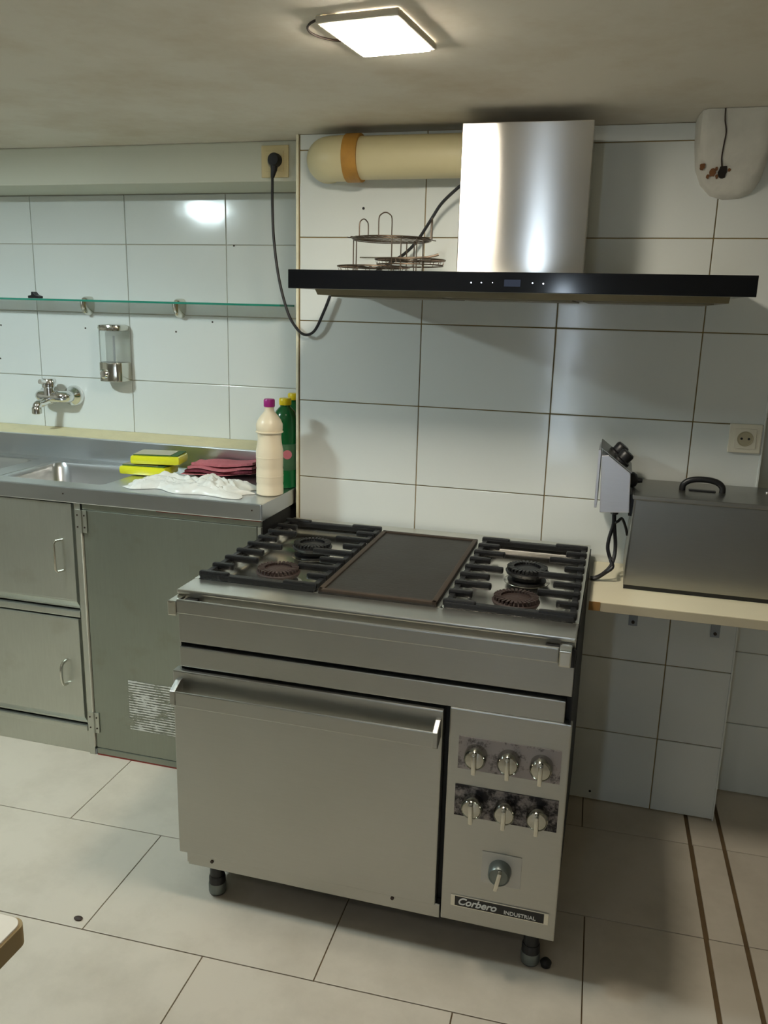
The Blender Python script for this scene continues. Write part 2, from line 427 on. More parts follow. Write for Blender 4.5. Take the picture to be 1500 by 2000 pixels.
for x in (WX0+.012, WX1-.012): box(bm, x-.015, x+.015, YMIN-.06, YMIN-.03, WZ0, WZ1)
obj('window_frame', bm, 'table_white', wn)
# beam over the sink, ledge, corner bead
YB = .085
struct(own('trim_1', B(XMIN, XE, YB, YL, 1.925, ZC, bev=.006), 'beam_paint'), 'painted ceiling beam over the sink wall')
bm = nb(); n_ = 60
prof = []
for i in range(n_+1):
    x = -2.3+(XE-.002+2.3)*i/n_
    j = .004*noise.noise(Vector((x*9, 1, 0)))
    prof.append([bm.verts.new((x, .2, .9)), bm.verts.new((x, .2+j*.5, 1.036+j)), bm.verts.new((x, YL-.001, 1.049+j*.4)), bm.verts.new((x, YL-.001, .9))])
for a, b in zip(prof, prof[1:]):
    for k in range(4): bm.faces.new((a[k], a[(k+1) % 4], b[(k+1) % 4], b[k]))
bm.faces.new(prof[0]); bm.faces.new(prof[-1][::-1]); bmesh.ops.recalc_face_normals(bm, faces=bm.faces)
struct(own('trim_2', bm, 'ledge_plaster'), 'yellowed plaster ledge along the top of the sink splashback')
struct(own('trim_3', B(XE, .0310, -.004, .006, 0, ZC, bev=.003), 'yellow_trim'), 'yellowed corner bead at the edge of the range wall')
struct(own('trim_4', B(XK-.004, XK+.001, -.003, YR, 0, ZC, bev=.001), 'wall_tile'), 'white corner edge of the tiled column')

# plaster boxing in the upper right corner
bm = nb()
out2 = [(1.158, 2.044), (1.160, 1.985), (1.168, 1.925), (1.185, 1.885), (1.212, 1.858), (1.245, 1.848), (1.285, 1.850), (1.315, 1.864), (1.332, 1.892), (1.345, 1.95), (1.358, 2.044)]
rings = []
for s, (inn, dp) in enumerate(((1.0, 0.0), (.985, .55), (.93, .9), (.8, 1.0), (.5, 1.0), (.2, 1.0))):
    ring = []
    for i, (x, z) in enumerate(out2):
        cx_, cz_ = 1.258, 2.044
        X = cx_+(x-cx_)*inn; Z = cz_+(z-cz_)*inn
        full = .02+.135*max(0, (Z-1.85)/.195)**1.1
        jit = .004*noise.noise(Vector((X*30, Z*30, s)))
        ring.append(bm.verts.new((X, .001-full*dp+jit*dp, Z)))
    rings.append(ring)
for a, b in zip(rings, rings[1:]):
    for i in range(len(a)-1): bm.faces.new((a[i], a[i+1], b[i+1], b[i]))
bm.faces.new(rings[-1]); bmesh.ops.recalc_face_normals(bm, faces=bm.faces)
pb = tag(own('plaster_boxing', bm, 'plaster_white', smooth=True), 'cracked white plaster bulge with a burnt hole in the upper corner', 'plaster')
def on_bulge(u, v): return at(u, v, 1, -.03)
p = on_bulge(1411, 338)
def blob(c, r, seed, n=14, depth=.006):
    bm_ = nb(); a = []
    for i in range(n):
        k = r*(1+.45*noise.noise(Vector((math.cos(2*PI*i/n)*1.7, math.sin(2*PI*i/n)*1.7, seed))))
        a.append((c.x+k*math.cos(2*PI*i/n), c.z+k*1.3*math.sin(2*PI*i/n)))
    f_ = [bm_.verts.new((x, bulge_y(x, z)-depth, z)) for x, z in a]; g_ = [bm_.verts.new((x, bulge_y(x, z)+.01, z)) for x, z in a]
    m_ = bm_.verts.new((c.x, bulge_y(c.x, c.z)-depth, c.z))
    for i in range(n): bm_.faces.new((f_[i], f_[(i+1) % n], m_)); bm_.faces.new((f_[i], g_[i], g_[(i+1) % n], f_[(i+1) % n]))
    bm_.faces.new(g_); bmesh.ops.recalc_face_normals(bm_, faces=bm_.faces)
    return bm_
def bulge_y(x, z):  # surface depth used for the marks
    return .001-(.02+.135*max(0, (z-1.85)/.195)**1.1)
def mark(u, v):
    q = at(u, v, 1, -.05)
    for _ in range(8): q = at(u, v, 1, bulge_y(q.x, q.z))
    return q
obj('burnt_hole', blob(mark(1411, 337), .011, 1, depth=.005), 'soot', pb)
obj('rust_mark', blob(mark(1391, 337), .008, 4, depth=.004), 'rust', pb)
obj('rust_mark', blob(mark(1372, 325), .006, 7, depth=.004), 'rust', pb)
for u_, v_, r_0 in ((1382, 345, .004), (1400, 345, .004), (1399, 330, .0035), (1424, 332, .0035)): obj('rust_mark', blob(mark(u_, v_), r_0, u_, depth=.003), 'rust', pb)
ck = [mark(u, v)+Vector((0, -.003, 0)) for u, v in ((1417, 212), (1416, 235), (1418, 258), (1413, 285), (1409, 310), (1410, 330))]
obj('crack', tube(nb(), smooth_path(ck, 4), .0018, 5), 'dark_brown', pb)

# ------------------------------------------------------------------ ceiling lamps
def ceiling_light(cx, cy, sx, sy, rz, em, label):
    t = thing('ceiling_light', label, 'ceiling light', (cx, cy, ZC), 'square ceiling panel lights')
    R_ = Matrix.Translation((cx, cy, 0)) @ Matrix.Rotation(rz, 4, 'Z')
    bm = nb(); f = .009
    for a in ((-sx-f, sx+f, -sy-f, -sy), (-sx-f, sx+f, sy, sy+f), (-sx-f, -sx, -sy, sy), (sx, sx+f, -sy, sy)): box(bm, a[0], a[1], a[2], a[3], ZC-.014, ZC-.001, bev=.003)
    bm.transform(R_); obj('frame', bm, 'lamp_frame', t)
    bm = B(-sx, sx, -sy, sy, ZC-.018, ZC-.004, bev=.004); bm.transform(R_); obj('diffuser', bm, em, t)
    return t
ceiling_light(.537, -.889, .070, .097, -.10, 'lamp_warm', 'glowing square panel light in the ceiling above the range')
ceiling_light(-1.17, -1.06, .085, .085, 0, 'lamp_cool', 'panel light in the ceiling above the sink aisle')
ceiling_light(.25, -2.75, .085, .085, 0, 'fill_rear', 'added fill light panel in the ceiling behind the camera')  # assumed panel out of view, added as weak fill light
bm = nb(); cpt = Vector((.495, -.905, ZC-.002)); arc = [cpt+Vector((.088*math.cos(a), .075*math.sin(a), 0)) for a in [math.radians(100+i*8) for i in range(22)]]
tube(bm, arc, .0022, 6)
ct = tag(own('ceiling_cutout_ring', bm, 'dark_brown'), 'thin dark arc of an old round cutout beside the ceiling light', 'cutout')

# ------------------------------------------------------------------ sink counter and cabinets
ZT = .955; YF = -.262; XR = .014; XL = -2.1; YS = .185
def sink_unit():
    t = thing('sink_counter', 'stainless steel double sink worktop with raised splashback', 'sink', (-.9, -.04, ZT-.05))
    # worktop with two basin openings
    basins = [(-.995, -.585, -.185, .135), (-1.50, -1.075, -.185, .135)]
    bm = nb(); xs = [XL, -1.50, -1.075, -.995, -.585, XR]; ys = [YF, -.185, .135, YS]
    for i in range(5):
        for j in range(3):
            if j == 1 and i in (1, 3): continue
            box(bm, xs[i], xs[i+1], ys[j], ys[j+1], ZT-.004, ZT)
    # area beside the splashback end, up to the plaster ledge
    box(bm, -.2, XR, YS, .199, ZT-.004, ZT)
    bmesh.ops.remove_doubles(bm, verts=bm.verts, dist=1e-5)
    obj('worktop', bm, 'steel_counter', t)
    ap = obj('apron', B(XL, XR, YF-.003, YF+.012, ZT-.05, ZT+.003, bev=.004), 'steel_counter', t)
    obj('end_apron', B(XR-.004, XR+.002, YF, .19, ZT-.05, ZT+.002, bev=.002), 'steel_counter', t)
    obj('backsplash', B(XL, -.2, YS-.002, .199, ZT-.002, 1.038, bev=.003), 'steel_counter', t)
    for (x0, x1, y0, y1) in basins:
        bm = nb(); d = .2; n = 6
        def loop(ins, z, r):
            L_ = []
            for (cx_, cy_, a0) in ((x1-ins-r, y1-ins-r, 0), (x0+ins+r, y1-ins-r, 90), (x0+ins+r, y0+ins+r, 180), (x1-ins-r, y0+ins+r, 270)):
                for k in range(n+1):
                    a = math.radians(a0+90*k/n); L_.append(bm.verts.new((cx_+r*math.cos(a), cy_+r*math.sin(a), z)))
            return L_
        ls = [loop(-.001, ZT-.001, .004), loop(.012, ZT-.004, .03), loop(.016, ZT-.02, .05), loop(.024, ZT-d+.03, .06), loop(.05, ZT-d, .06)]
        for a, b in zip(ls, ls[1:]):
            for k in range(len(a)): bm.faces.new((a[k], b[k], b[(k+1) % len(a)], a[(k+1) % len(a)]))
        bm.faces.new(ls[-1]); bmesh.ops.recalc_face_normals(bm, faces=bm.faces)
        bs = obj('basin', bm, 'steel_counter', t, smooth=True)
        obj('drain', lathe(nb(), [(.035, 0), (.035, .003), (.02, .003), (.018, .001)], ((x0+x1)/2, (y0+y1)/2, ZT-d)), 'chrome', bs)
    for u, v in ((123, 964), (492, 997)):
        q = at(u, v, 1, YF-.003); obj('rivet', cyl(nb(), (q.x, YF-.0045, q.z), (q.x, YF-.002, q.z), .0025, n=10), 'dark_brown', t)
sink_unit()
YC = -.25; ZB = ZT-.05
def door_cabinet():
    t = thing('sink_cabinet', 'stainless steel sink cabinet with two stacked doors', 'cabinet', (-1.3, 0, 0))
    x0, x1 = -2.1, -.655
    bm = nb(); box(bm, x0, x0+.01, YC+.012, .18, .02, ZB-.001); box(bm, x1-.01, x1, YC+.012, .18, .02, ZB-.001); box(bm, x0+.01, x1-.01, YC+.012, .18, .02, .04); box(bm, x0+.01, x1-.01, .17, .18, .04, ZB-.001)
    obj('carcass', bm, 'steel_cabinet', t)
    # lower plinth and rails
    obj('plinth', B(x0, x1, YC+.004, YC+.014, .0, .085, bev=.002), 'steel_cabinet', t)
    obj('rail', B(x0, x1, YC-.004, YC+.014, .085, .105, bev=.004), 'steel_cabinet', t)
    obj('rail', B(x0, x1, YC-.004, YC+.014, .505, .528, bev=.004), 'steel_cabinet', t)
    for (z0, z1, rnd) in ((.535, ZB-.004, 0), (.112, .500, 1)):
        for (a, b) in ((-1.36, -.662), (-2.08, -1.37)):
            bm = B(a, b, YC-.006, YC+.012, z0+.03, z1, bev=.003)
            d = obj('door', bm, 'steel_cabinet', t)
            bm = nb()   # folded lower lip of the door
            prism(bm, [(YC-.006, z0+.032), (YC-.006, z0+.028), (YC+.008, z0+.006), (YC+.008, z0), (YC+.013, z0), (YC+.013, z0+.032)], 0, a, b)
            obj('lip', bm, 'steel_cabinet', d)
            if a < -1.4: continue
            if rnd:
                zc_, hx = .300, -.722
                pts = [(hx, YC-.004, zc_-.043), (hx, YC-.028, zc_-.036), (hx, YC-.036, zc_), (hx, YC-.028, zc_+.036), (hx, YC-.004, zc_+.043)]
                obj('handle', tube(nb(), smooth_path(pts, 5), .0055, 8), 'chrome_worn', d, smooth=True)
            else:
                zc_, hx = .722, -.712
                pts = [(hx+.01, YC-.004, zc_-.053), (hx, YC-.030, zc_-.053), (hx-.004, YC-.034, zc_-.045), (hx-.004, YC-.034, zc_+.045), (hx, YC-.030, zc_+.053), (hx+.01, YC-.004, zc_+.053)]
                obj('handle', tube(nb(), pts, .0042, 8), 'chrome_worn', d, smooth=True)
    return t
door_cabinet()
def panel_cabinet():
    t = thing('appliance_cabinet', 'dark green-grey steel cabinet door with torn label beside the range', 'cabinet', (-.3, 0, 0))
    x0, x1 = -.652, .006
    obj('carcass', B(x0+.03, x1, YC+.014, .185, .02, ZB-.001), 'black_side', t)
    bm = nb(); box(bm, x0, x0+.022, YC-.004, YC+.03, 0.0, ZB-.001, bev=.002)
    ps = obj('post', bm, 'steel_cabinet', t)
    obj('weld_seam', B(x0+.0205, x0+.0245, YC-.006, YC+.01, .03, ZB-.05, bev=.0015), 'grout_pale', ps)
    obj('foot', cyl(nb(), (x0+.006, YC+.01, 0), (x0+.006, YC+.01, .02), .007), 'white_metal', ps)
    obj('foot', cyl(nb(), (x0+.020, YC+.006, 0), (x0+.020, YC+.006, .02), .007), 'white_metal', ps)
    d = obj('door', B(x0+.03, x1-.014, YC-.002, YC+.012, .03, ZB-.022, bev=.002), 'steel_panel', t)
    obj('top_rail', B(x0+.027, x1, YC-.001, YC+.012, ZB-.021, ZB-.002, bev=.002), 'steel_panel', t)
    obj('side_rail', B(x1-.012, x1, YC-.001, YC+.012, .03, ZB-.022, bev=.002), 'steel_cabinet', t)
    obj('kick_strip', B(x0+.03, x1, YC-.003, YC+.010, .006, .028, bev=.003), 'steel_panel', t)
    obj('red_seal', B(x0+.03, x1, YC-.001, YC+.006, 0, .006), 'red_seal', t)
    obj('red_seal', B(x0+.3, x1, YC-.004, YC+.004, ZB-.0045, ZB-.0015), 'red_seal', t)
    for z in (.845, .125):
        h = obj('hinge', B(x0+.004, x0+.046, YC-.007, YC-.003, z-.038, z+.038, bev=.001), 'steel_cabinet', t)
        obj('hinge_pin', cyl(nb(), (x0+.026, YC-.009, z-.038), (x0+.026, YC-.009, z+.038), .004, n=10), 'steel_cabinet', h, smooth=True)
        for dx in (.012, .038):
            for dz in (-.02, .02): obj('screw', cyl(nb(), (x0+dx, YC-.0085, z+dz), (x0+dx, YC-.006, z+dz), .003, n=10), 'dark_brown', h)
    a = at(250, 1328, 1, YC-.003); b = at(360, 1442, 1, YC-.003)
    obj('torn_label', B(a.x, b.x, YC-.0032, YC-.0015, b.z, a.z), 'torn_label', d)
panel_cabinet()

# ------------------------------------------------------------------ gas range
def gas_range():
    x0, x1 = .027, .985; yf, yb = -.80, -.03; zt = .866
    t = thing('gas_range', 'stainless steel professional gas range with oven and central griddle', 'cooker', (.505, -.41, 0))
    obj('body', B(x0+.004, x1-.004, yf+.022, yb, .10, zt-.05), 'black_side', t)
    # top plate: ledges around the two trays and the griddle
    bm = nb()
    box(bm, x0, x1-.003, -.803, -.712, zt-.010, zt, bev=.003)
    box(bm, x0, x1-.003, -.112, yb, zt-.012, zt, bev=.002)
    box(bm, x0, x0+.012, -.712, -.112, zt-.012, zt)
    box(bm, x1-.016, x1-.003, -.712, -.112, zt-.012, zt)
    box(bm, .348, .372, -.712, -.112, zt-.012, zt); box(bm, .642, .664, -.712, -.112, zt-.012, zt)
    top = obj('cooktop', bm, 'steel_top', t)
    obj('top_edge', B(x0, x1-.003, -.797, -.778, zt-.03, zt-.010, bev=.001), 'steel_top', top)
    # pressed trays
    for (a, b) in ((x0+.012, .348), (.664, x1-.016)):
        bm = nb(); L0 = []
        def loop(ins, z):
            r = .02+ins*.4; X0, X1, Y0, Y1 = a+ins, b-ins, -.712+ins, -.112-ins; o = []
            for cx_, cy_, s in ((X1-r, Y1-r, 0), (X0+r, Y1-r, 90), (X0+r, Y0+r, 180), (X1-r, Y0+r, 270)):
                for k in range(6):
                    an = math.radians(s+18*k); o.append(bm.verts.new((cx_+r*math.cos(an), cy_+r*math.sin(an), z)))
            return o
        ls = [loop(0, zt-.002), loop(.008, zt-.003), loop(.02, zt-.022), loop(.035, zt-.028)]
        for p, q in zip(ls, ls[1:]):
            for k in range(len(p)): bm.faces.new((p[k], q[k], q[(k+1) % len(p)], p[(k+1) % len(p)]))
        bm.faces.new(ls[-1]); bmesh.ops.recalc_face_normals(bm, faces=bm.faces)
        obj('drip_tray', bm, 'steel_tray', t, smooth=True)
    # burners
    for (bx, by, m_) in ((.205, -.335, 'cast_iron'), (.205, -.590, 'burner_rust'), (.828, -.355, 'cast_iron'), (.828, -.605, 'burner_rust')):
        b = obj('burner', lathe(nb(), [(.052, .0), (.052, .006), (.040, .008), (.040, .018), (.055, .022), (.058, .030), (.048, .036), (.0, .038)], (bx, by, zt-.029)), m_, t, smooth=True)
        bm = nb(); n = 30
        for k in range(n):
            a = 2*PI*k/n; c, s = math.cos(a), math.sin(a)
            q = B(-.003, .003, .0, .018, .0, .008); q.transform(Matrix.Translation((bx+c*.036, by+s*.036, zt+.005)) @ Matrix.Rotation(a-PI/2, 4, 'Z'))
            me = bpy.data.meshes.new('t'); q.to_mesh(me); q.free(); bm.from_mesh(me); bpy.data.meshes.remove(me)
        obj('flame_teeth', bm, m_, b)
        obj('flange', lathe(nb(), [(.062, 0), (.062, .002), (.05, .004), (.0, .004)], (bx, by, zt-.029)), 'steel_tray', b, smooth=True)
    # pan supports
    for (a, b) in ((x0+.014, .350), (.672, x1-.012)):
        zt2 = zt+.022
        bm = nb()
        for y in (-.700, -.122): box(bm, a, b, y-.011, y+.011, zt-.002, zt2-.008, bev=.003)
        for x in (a+.007, b-.007): box(bm, x-.007, x+.007, -.700, -.122, zt-.002, zt2-.010, bev=.002)
        g = obj('pan_support', bm, 'cast_iron', t)
        w_ = b-a
        n = 9
        for k in range(n):
            y = -.700+k*(.578/(n-1))
            ln = {0: .30, 1: .22, 2: .36, 3: .30, 4: .40, 5: .22, 6: .34, 7: .24, 8: .32}[k]*w_*.82
            for sgn in (0, 1):
                l2 = ln*(1 if sgn == 0 else (.9 if k % 2 else 1.12))
                p, q = (a-.004, a+l2) if sgn == 0 else (b-l2, b+.004)
                obj('grate_finger', B(p, q, y-.0085, y+.0085, zt+.003, zt2-.002, bev=.005), 'cast_iron', g)
    # griddle
    gx0, gx1, gy0, gy1 = .360, .656, -.716, -.128
    g = obj('griddle', B(gx0, gx1, gy0, gy1, zt-.008, zt+.008, bev=.004), 'griddle_iron', t)
    bm = nb(); r = .014
    for q in ((gx0, gx0+r, gy0, gy1), (gx1-r, gx1, gy0, gy1), (gx0, gx1, gy0, gy0+r), (gx0, gx1, gy1-r, gy1)): box(bm, q[0], q[1], q[2], q[3], zt+.004, zt+.0125, bev=.003)
    obj('griddle_rim', bm, 'griddle_rim', g)
    q = at(790, 1152, 2, zt+.009); obj('drain_hole', cyl(nb(), (q.x, gy0+.022, zt+.0075), (q.x, gy0+.022, zt+.009), .004, n=10), 'black_side', g)
    # front panels
    obj('upper_panel', B(x0, x1-.002, yf+.002, yf+.02, .727, zt-.031, bev=.002), 'steel_range', t)
    obj('strip_panel', B(x0+.002, x1-.014, yf-.002, yf+.02, .664, .716, bev=.002), 'steel_range', t)
    obj('side_panel', B(x1-.004, x1, yf+.004, yb, .10, zt-.012), 'black_side', t)
    obj('side_panel', B(x0, x0+.004, yf+.004, yb, .10, zt-.012), 'steel_range', t)
    # front rail with its brackets
    rl = obj('front_rail', B(.050, .950, -.848, -.838, .822, .857, bev=.003), 'steel_range', t)
    for (a, b) in ((.028, .050), (.950, .976)):
        bm = nb(); box(bm, a, b, -.850, -.800, .846, .853, bev=.002); box(bm, a, b, -.850, -.842, .816, .853, bev=.003)
        br = obj('bracket', bm, 'chrome_worn', rl)
    for (a, b) in ((.052, .085), (.918, .948)): obj('mount', B(a, b, -.836, -.796, .830, .846, bev=.002), 'black_side', rl)
    obj('mount', B(.962, .984, -.812, -.797, .800, .842, bev=.004), 'black_plastic', rl)
    # oven door with full-width lip handle
    d = obj('oven_door', B(x0-.014, .702, yf-.012, yf+.018, .138, .655, bev=.003), 'steel_range', t)
    yh = -.853
    hd = obj('handle', B(.040, .690, yh, yh+.006, .580, .619, bev=.003), 'steel_range', d)
    for (a, b) in ((.026, .041), (.686, .699)):
        bm = nb(); prism(bm, [(yf-.011, .637), (yf-.022, .636), (yh-.001, .619), (yh-.002, .584), (yh+.006, .576), (yf-.011, .590)], 0, a, b, bev=.002)
        obj('bracket', bm, 'steel_range', hd)
    # lower fascia below the door
    obj('base_panel', B(x0+.006, .712, yf-.002, yf+.02, .098, .137, bev=.002), 'steel_range', t)
    for u, v in ((414, 1683), (766, 1754), (1017, 1805)):
        q = at(u, v, 1, yf-.003); obj('screw', cyl(nb(), (q.x, yf-.005, q.z), (q.x, yf-.001, q.z), .0045, n=12), 'dark_brown', t)
    # control panel
    cp = obj('control_panel', B(.716, x1+.004, yf-.006, yf+.018, .104, .664, bev=.003), 'steel_range', t)
    y = yf-.0065
    obj('dial_plate', B(.740, .972, y-.0015, y, .516, .598), 'plate_grime_light', cp)
    obj('dial_plate', B(.737, .974, y-.0015, y, .394, .474), 'plate_grime_dark', cp)
    obj('dial_plate', B(.809, .902, y-.0015, y, .227, .311, bev=.0005), 'sticker', cp)
    npl = obj('name_plate', B(.740, .972, y-.0025, y, .148, .178), 'chrome_worn', cp)
    obj('name_field', B(.750, .962, y-.0032, y-.002, .1505, .1755), 'plate_black', cp)
    rx = Matrix.Rotation(PI/2, 4, 'X')
    text_mesh('lettering', 'Corbero', .026, 'lettering_white', cp, (.756, y-.0035, .1555), rx, .35, bold=.0006)
    text_mesh('lettering', 'INDUSTRIAL', .0135, 'lettering_white', cp, (.868, y-.0035, .1545), rx, 0, bold=.0002)
    # knobs
    def knob(kx, kz, r, ang, m_):
        k = obj('knob', lathe(nb(), [(r*1.02, 0), (r*1.02, .010), (r*.98, .026), (r*.86, .031), (r*.80, .029), (r*.5, .030), (0, .031)], (kx, y-.001, kz), (0, -1, 0), 28), m_, t, smooth=True)
        bm = B(-r*.20, r*.20, -.046, -.022, -r*1.12, r*.80, bev=.0035)
        bm.transform(Matrix.Translation((kx, y, kz)) @ Matrix.Rotation(ang, 4, 'Y')); obj('pointer', bm, 'chrome_worn', k, smooth=True)
    for kx in (.782, .857, .930): knob(kx, .557, .0255, random.uniform(-.06, .06), 'knob_chrome')
    for kx in (.781, .856, .930): knob(kx, .431, .0255, random.uniform(-.06, .06), 'knob_chrome')
    knob(.853, .270, .026, .18, 'grey_dial')
    # legs
    for (lx, ly) in ((.097, -.765), (.935, -.765), (.097, -.10), (.935, -.10)):
        lg = obj('leg', cyl(nb(), (lx, ly, .045), (lx, ly, .105), .019, n=18), 'black_plastic', t, smooth=True)
        obj('foot', lathe(nb(), [(.016, 0), (.022, .004), (.022, .05), (.02, .056), (0, .056)], (lx, ly, 0)), 'black_side' if ly > -.2 else 'white_metal' if 0 else 'black_plastic', lg, smooth=True)
        obj('foot_sleeve', lathe(nb(), [(.0225, .006), (.0235, .01), (.0235, .03), (.0225, .034)], (lx, ly, 0)), 'grey_dial', lg, smooth=True)
    q = at(1066, 1880, 2, .012); obj('gas_tap', lathe(nb(), [(0, 0), (.012, .004), (.014, .014), (.008, .022), (0, .024)], (q.x, q.y, 0)), 'black_side', t, smooth=True)
gas_range()

# ------------------------------------------------------------------ hood
def range_hood():
    t = thing('range_hood', 'wide extractor hood with black glass front and brushed steel chimney', 'hood', (.74, 0, 1.575))
    x0, x1, yf = .18, 1.30, -.45
    obj('canopy', B(x0+.022, x1-.022, yf+.006, -.001, 1.588, 1.632, bev=.002), 'steel_range', t)
    bm = nb(); prism(bm, [(yf+.03, 1.588), (-.03, 1.588), (-.045, 1.574), (yf+.05, 1.574)], 0, x0+.06, x1-.05)
    u = obj('underside', bm, 'hood_filter', t)
    for i in range(3):
        a = x0+.09+i*.325
        fl_ = obj('filter', B(a, a+.30, yf+.07, -.06, 1.570, 1.575, bev=.001), 'hood_filter', u)
    g = obj('glass_front', B(x0, x1, yf-.006, yf+.006, 1.588, 1.635, bev=.001), 'hood_glass', t)
    for (uu, vv, r) in ((920, 552, .0016), (940, 552, .0014), (1040, 553, .0016), (1061, 554, .0018), (962, 552, .001)):
        q = at(uu, vv, 1, yf-.007); obj('touch_light', cyl(nb(), (q.x, yf-.0068, q.z), (q.x, yf-.0058, q.z), r, n=10), 'led_dot', g)
    a, b = at(985, 546, 1, yf-.007), at(1016, 560, 1, yf-.007)
    obj('display', B(a.x, b.x, yf-.0066, yf-.0058, b.z, a.z), 'display_dim', g)
    bm = B(.577, .905, -.262, -.012, 1.632, 2.007, bev=.002)
    cc = Vector((.741, -.133, 0)); bm.transform(Matrix.Translation(cc) @ Matrix.Rotation(math.radians(1.67), 4, 'Z') @ Matrix.Translation(-cc))   # hangs slightly askew
    obj('chimney', bm, 'steel_chimney', t)
range_hood()
# duct pipe
def duct():
    t = thing('duct_pipe', 'cream plastic extractor duct with a rusty joint under the ceiling', 'pipe', (.3, -.075, 1.9))
    zc_, yc_, r = 1.961, -.078, .0585
    obj('pipe', cyl(nb(), (.235, yc_, zc_), (.5765, yc_, zc_), r, n=36), 'pvc_pipe', t, smooth=True)
    pts = [(.25, yc_, zc_), (.22, yc_, zc_), (.185, yc_+.004, zc_), (.155, yc_+.018, zc_+.002), (.135, yc_+.045, zc_+.004), (.128, yc_+.075, zc_+.004)]
    obj('elbow', tube(nb(), smooth_path(pts, 5), .062, 32), 'pvc_pipe', t, smooth=True)
    obj('collar', cyl(nb(), (.212, yc_, zc_), (.255, yc_, zc_), .0655, n=36), 'rust_tape', t, smooth=True)
duct()
# ------------------------------------------------------------------ sockets and cord
def socket(name, x0, x1, z0, z1, y, fm, label, plugged):
    t = thing(name, label, 'socket', ((x0+x1)/2, y, z0))
    obj('frame', B(x0, x1, y-.009, y-.0005, z0, z1, bev=.003), fm, t)
    cx_, cz_, s = (x0+x1)/2, (z0+z1)/2, (x1-x0)/2
    obj('face', B(cx_-s*.66, cx_+s*.66, y-.012, y-.008, cz_-s*.66, cz_+s*.66, bev=.001), fm, t)
    wl_ = obj('well', lathe(nb(), [(s*.5, 0), (s*.5, .0015), (s*.44, .0015), (s*.42, .0004), (0, .0004)], (cx_, y-.0118, cz_), (0, -1, 0)), 'socket_well', t, smooth=True)
    for dx in (-.0095, .0095): obj('pin_hole', cyl(nb(), (cx_+dx, y-.0127, cz_), (cx_+dx, y-.0119, cz_), .0034, n=10), 'black_side', wl_)
    return cx_, cz_
a = at(512, 285, 1, YB); b = at(565, 347, 1, YB)
sx, sz = socket('wall_socket', a.x, b.x, b.z, a.z, YB, 'socket_cream', 'yellowed cream socket on the beam with a black plug in it', True)
socket('wall_socket', 1.334, 1.420, 1.171, 1.253, 0, 'socket_white', 'empty white wall socket above the fryer lid', False)
def hood_cord():
    t = thing('power_cord', 'black power cord hanging in a loop from the beam socket to the hood', 'cord', (sx, YB, sz))
    c = at(536, 312, 1, YB-.03)
    bm = lathe(nb(), [(.017, 0), (.0205, .004), (.0205, .022), (.017, .03), (0, .031)], (c.x, YB-.0135, c.z), (0, -1, 0))
    pl = obj('plug', bm, 'cable_black', t, smooth=True)
    e = at(532, 347, 1, YB-.03)
    obj('strain_relief', tube(nb(), [(c.x, YB-.03, c.z-.005), (c.x-.002, YB-.03, c.z-.03), (e.x, YB-.03, e.z)], [.0125, .010, .0055], 12), 'cable_black', pl, smooth=True)
    P = [at(u, v, 1, y) for u, v, y in ((532, 345, YB-.03), (532, 400, .045), (535, 470, .035), (545, 545, .02), (562, 610, .0), (580, 642, -.015), (597, 654, -.02), (615, 645, -.02), (632, 610, -.02), (645, 577, -.02))]
    obj('cable', tube(nb(), smooth_path(P, 6), .0046, 8), 'cable_black', t, smooth=True)
    P = [at(u, v, 1, y) for u, v, y in ((735, 530, -.06), (765, 512, -.055), (792, 494, -.05), (815, 470, -.05), (840, 432, -.055), (862, 398, -.065), (893, 368, -.08), (905, 360, -.09))]
    obj('cable', tube(nb(), smooth_path(P, 6), .0046, 8), 'cable_black', t, smooth=True)
hood_cord()
# ------------------------------------------------------------------ wire racks on the hood
ZH = 1.632
def rack_ring(bm, cx_, cy_, z, r, wr_=.0018, n=48):
    tube(bm, [(cx_+r*math.cos(2*PI*i/n), cy_+r*math.sin(2*PI*i/n), z) for i in range(n)], wr_, 6, closed=True)
def wire_stand():
    cx_, cy_, z, r = .393, -.235, 1.727, .108
    t = thing('wire_stand', 'rusty round wire stand with three looped handles on the hood', 'rack', (cx_, cy_, ZH))
    bm = nb(); rack_ring(bm, cx_, cy_, z, r, .0020); rack_ring(bm, cx_, cy_, z-.004, r*.97, .0014); obj('ring', bm, 'wire', t, smooth=True)
    for k in range(-5, 6):
        x = cx_+k*.018; h = math.sqrt(r*r-(k*.018)**2)
        dx = .02
        obj('bar', tube(nb(), [(x-dx, cy_-h*.97, z), (x+dx, cy_+h*.97, z)], .0013, 5), 'wire', t, smooth=True)
    for an in (152, 276, 18):
        a = math.radians(an); c = Vector((cx_+r*math.cos(a), cy_+r*math.sin(a), 0)); td = Vector((-math.sin(a), math.cos(a), 0))*.017
        P = [c-td+Vector((0, 0, z)), c-td+Vector((0, 0, z+.042)), c-td*.6+Vector((0, 0, z+.053)), c+Vector((0, 0, z+.057)), c+td*.6+Vector((0, 0, z+.053)), c+td+Vector((0, 0, z+.042)), c+td+Vector((0, 0, z))]
        obj('loop_handle', tube(nb(), smooth_path(P, 4), .0017, 6), 'wire', t, smooth=True)
    for an in (178, 292, 330, 75):
        a = math.radians(an); c = Vector((cx_+r*.98*math.cos(a), cy_+r*.98*math.sin(a), 0)); td = Vector((-math.sin(a), math.cos(a), 0))*.012
        P = [c-td+Vector((0, 0, z)), c-td+Vector((0, 0, ZH+.0035)), c+td+Vector((0, 0, ZH+.0035)), c+td+Vector((0, 0, z))]
        obj('leg', tube(nb(), P, .0017, 6), 'wire', t, smooth=True)
wire_stand()
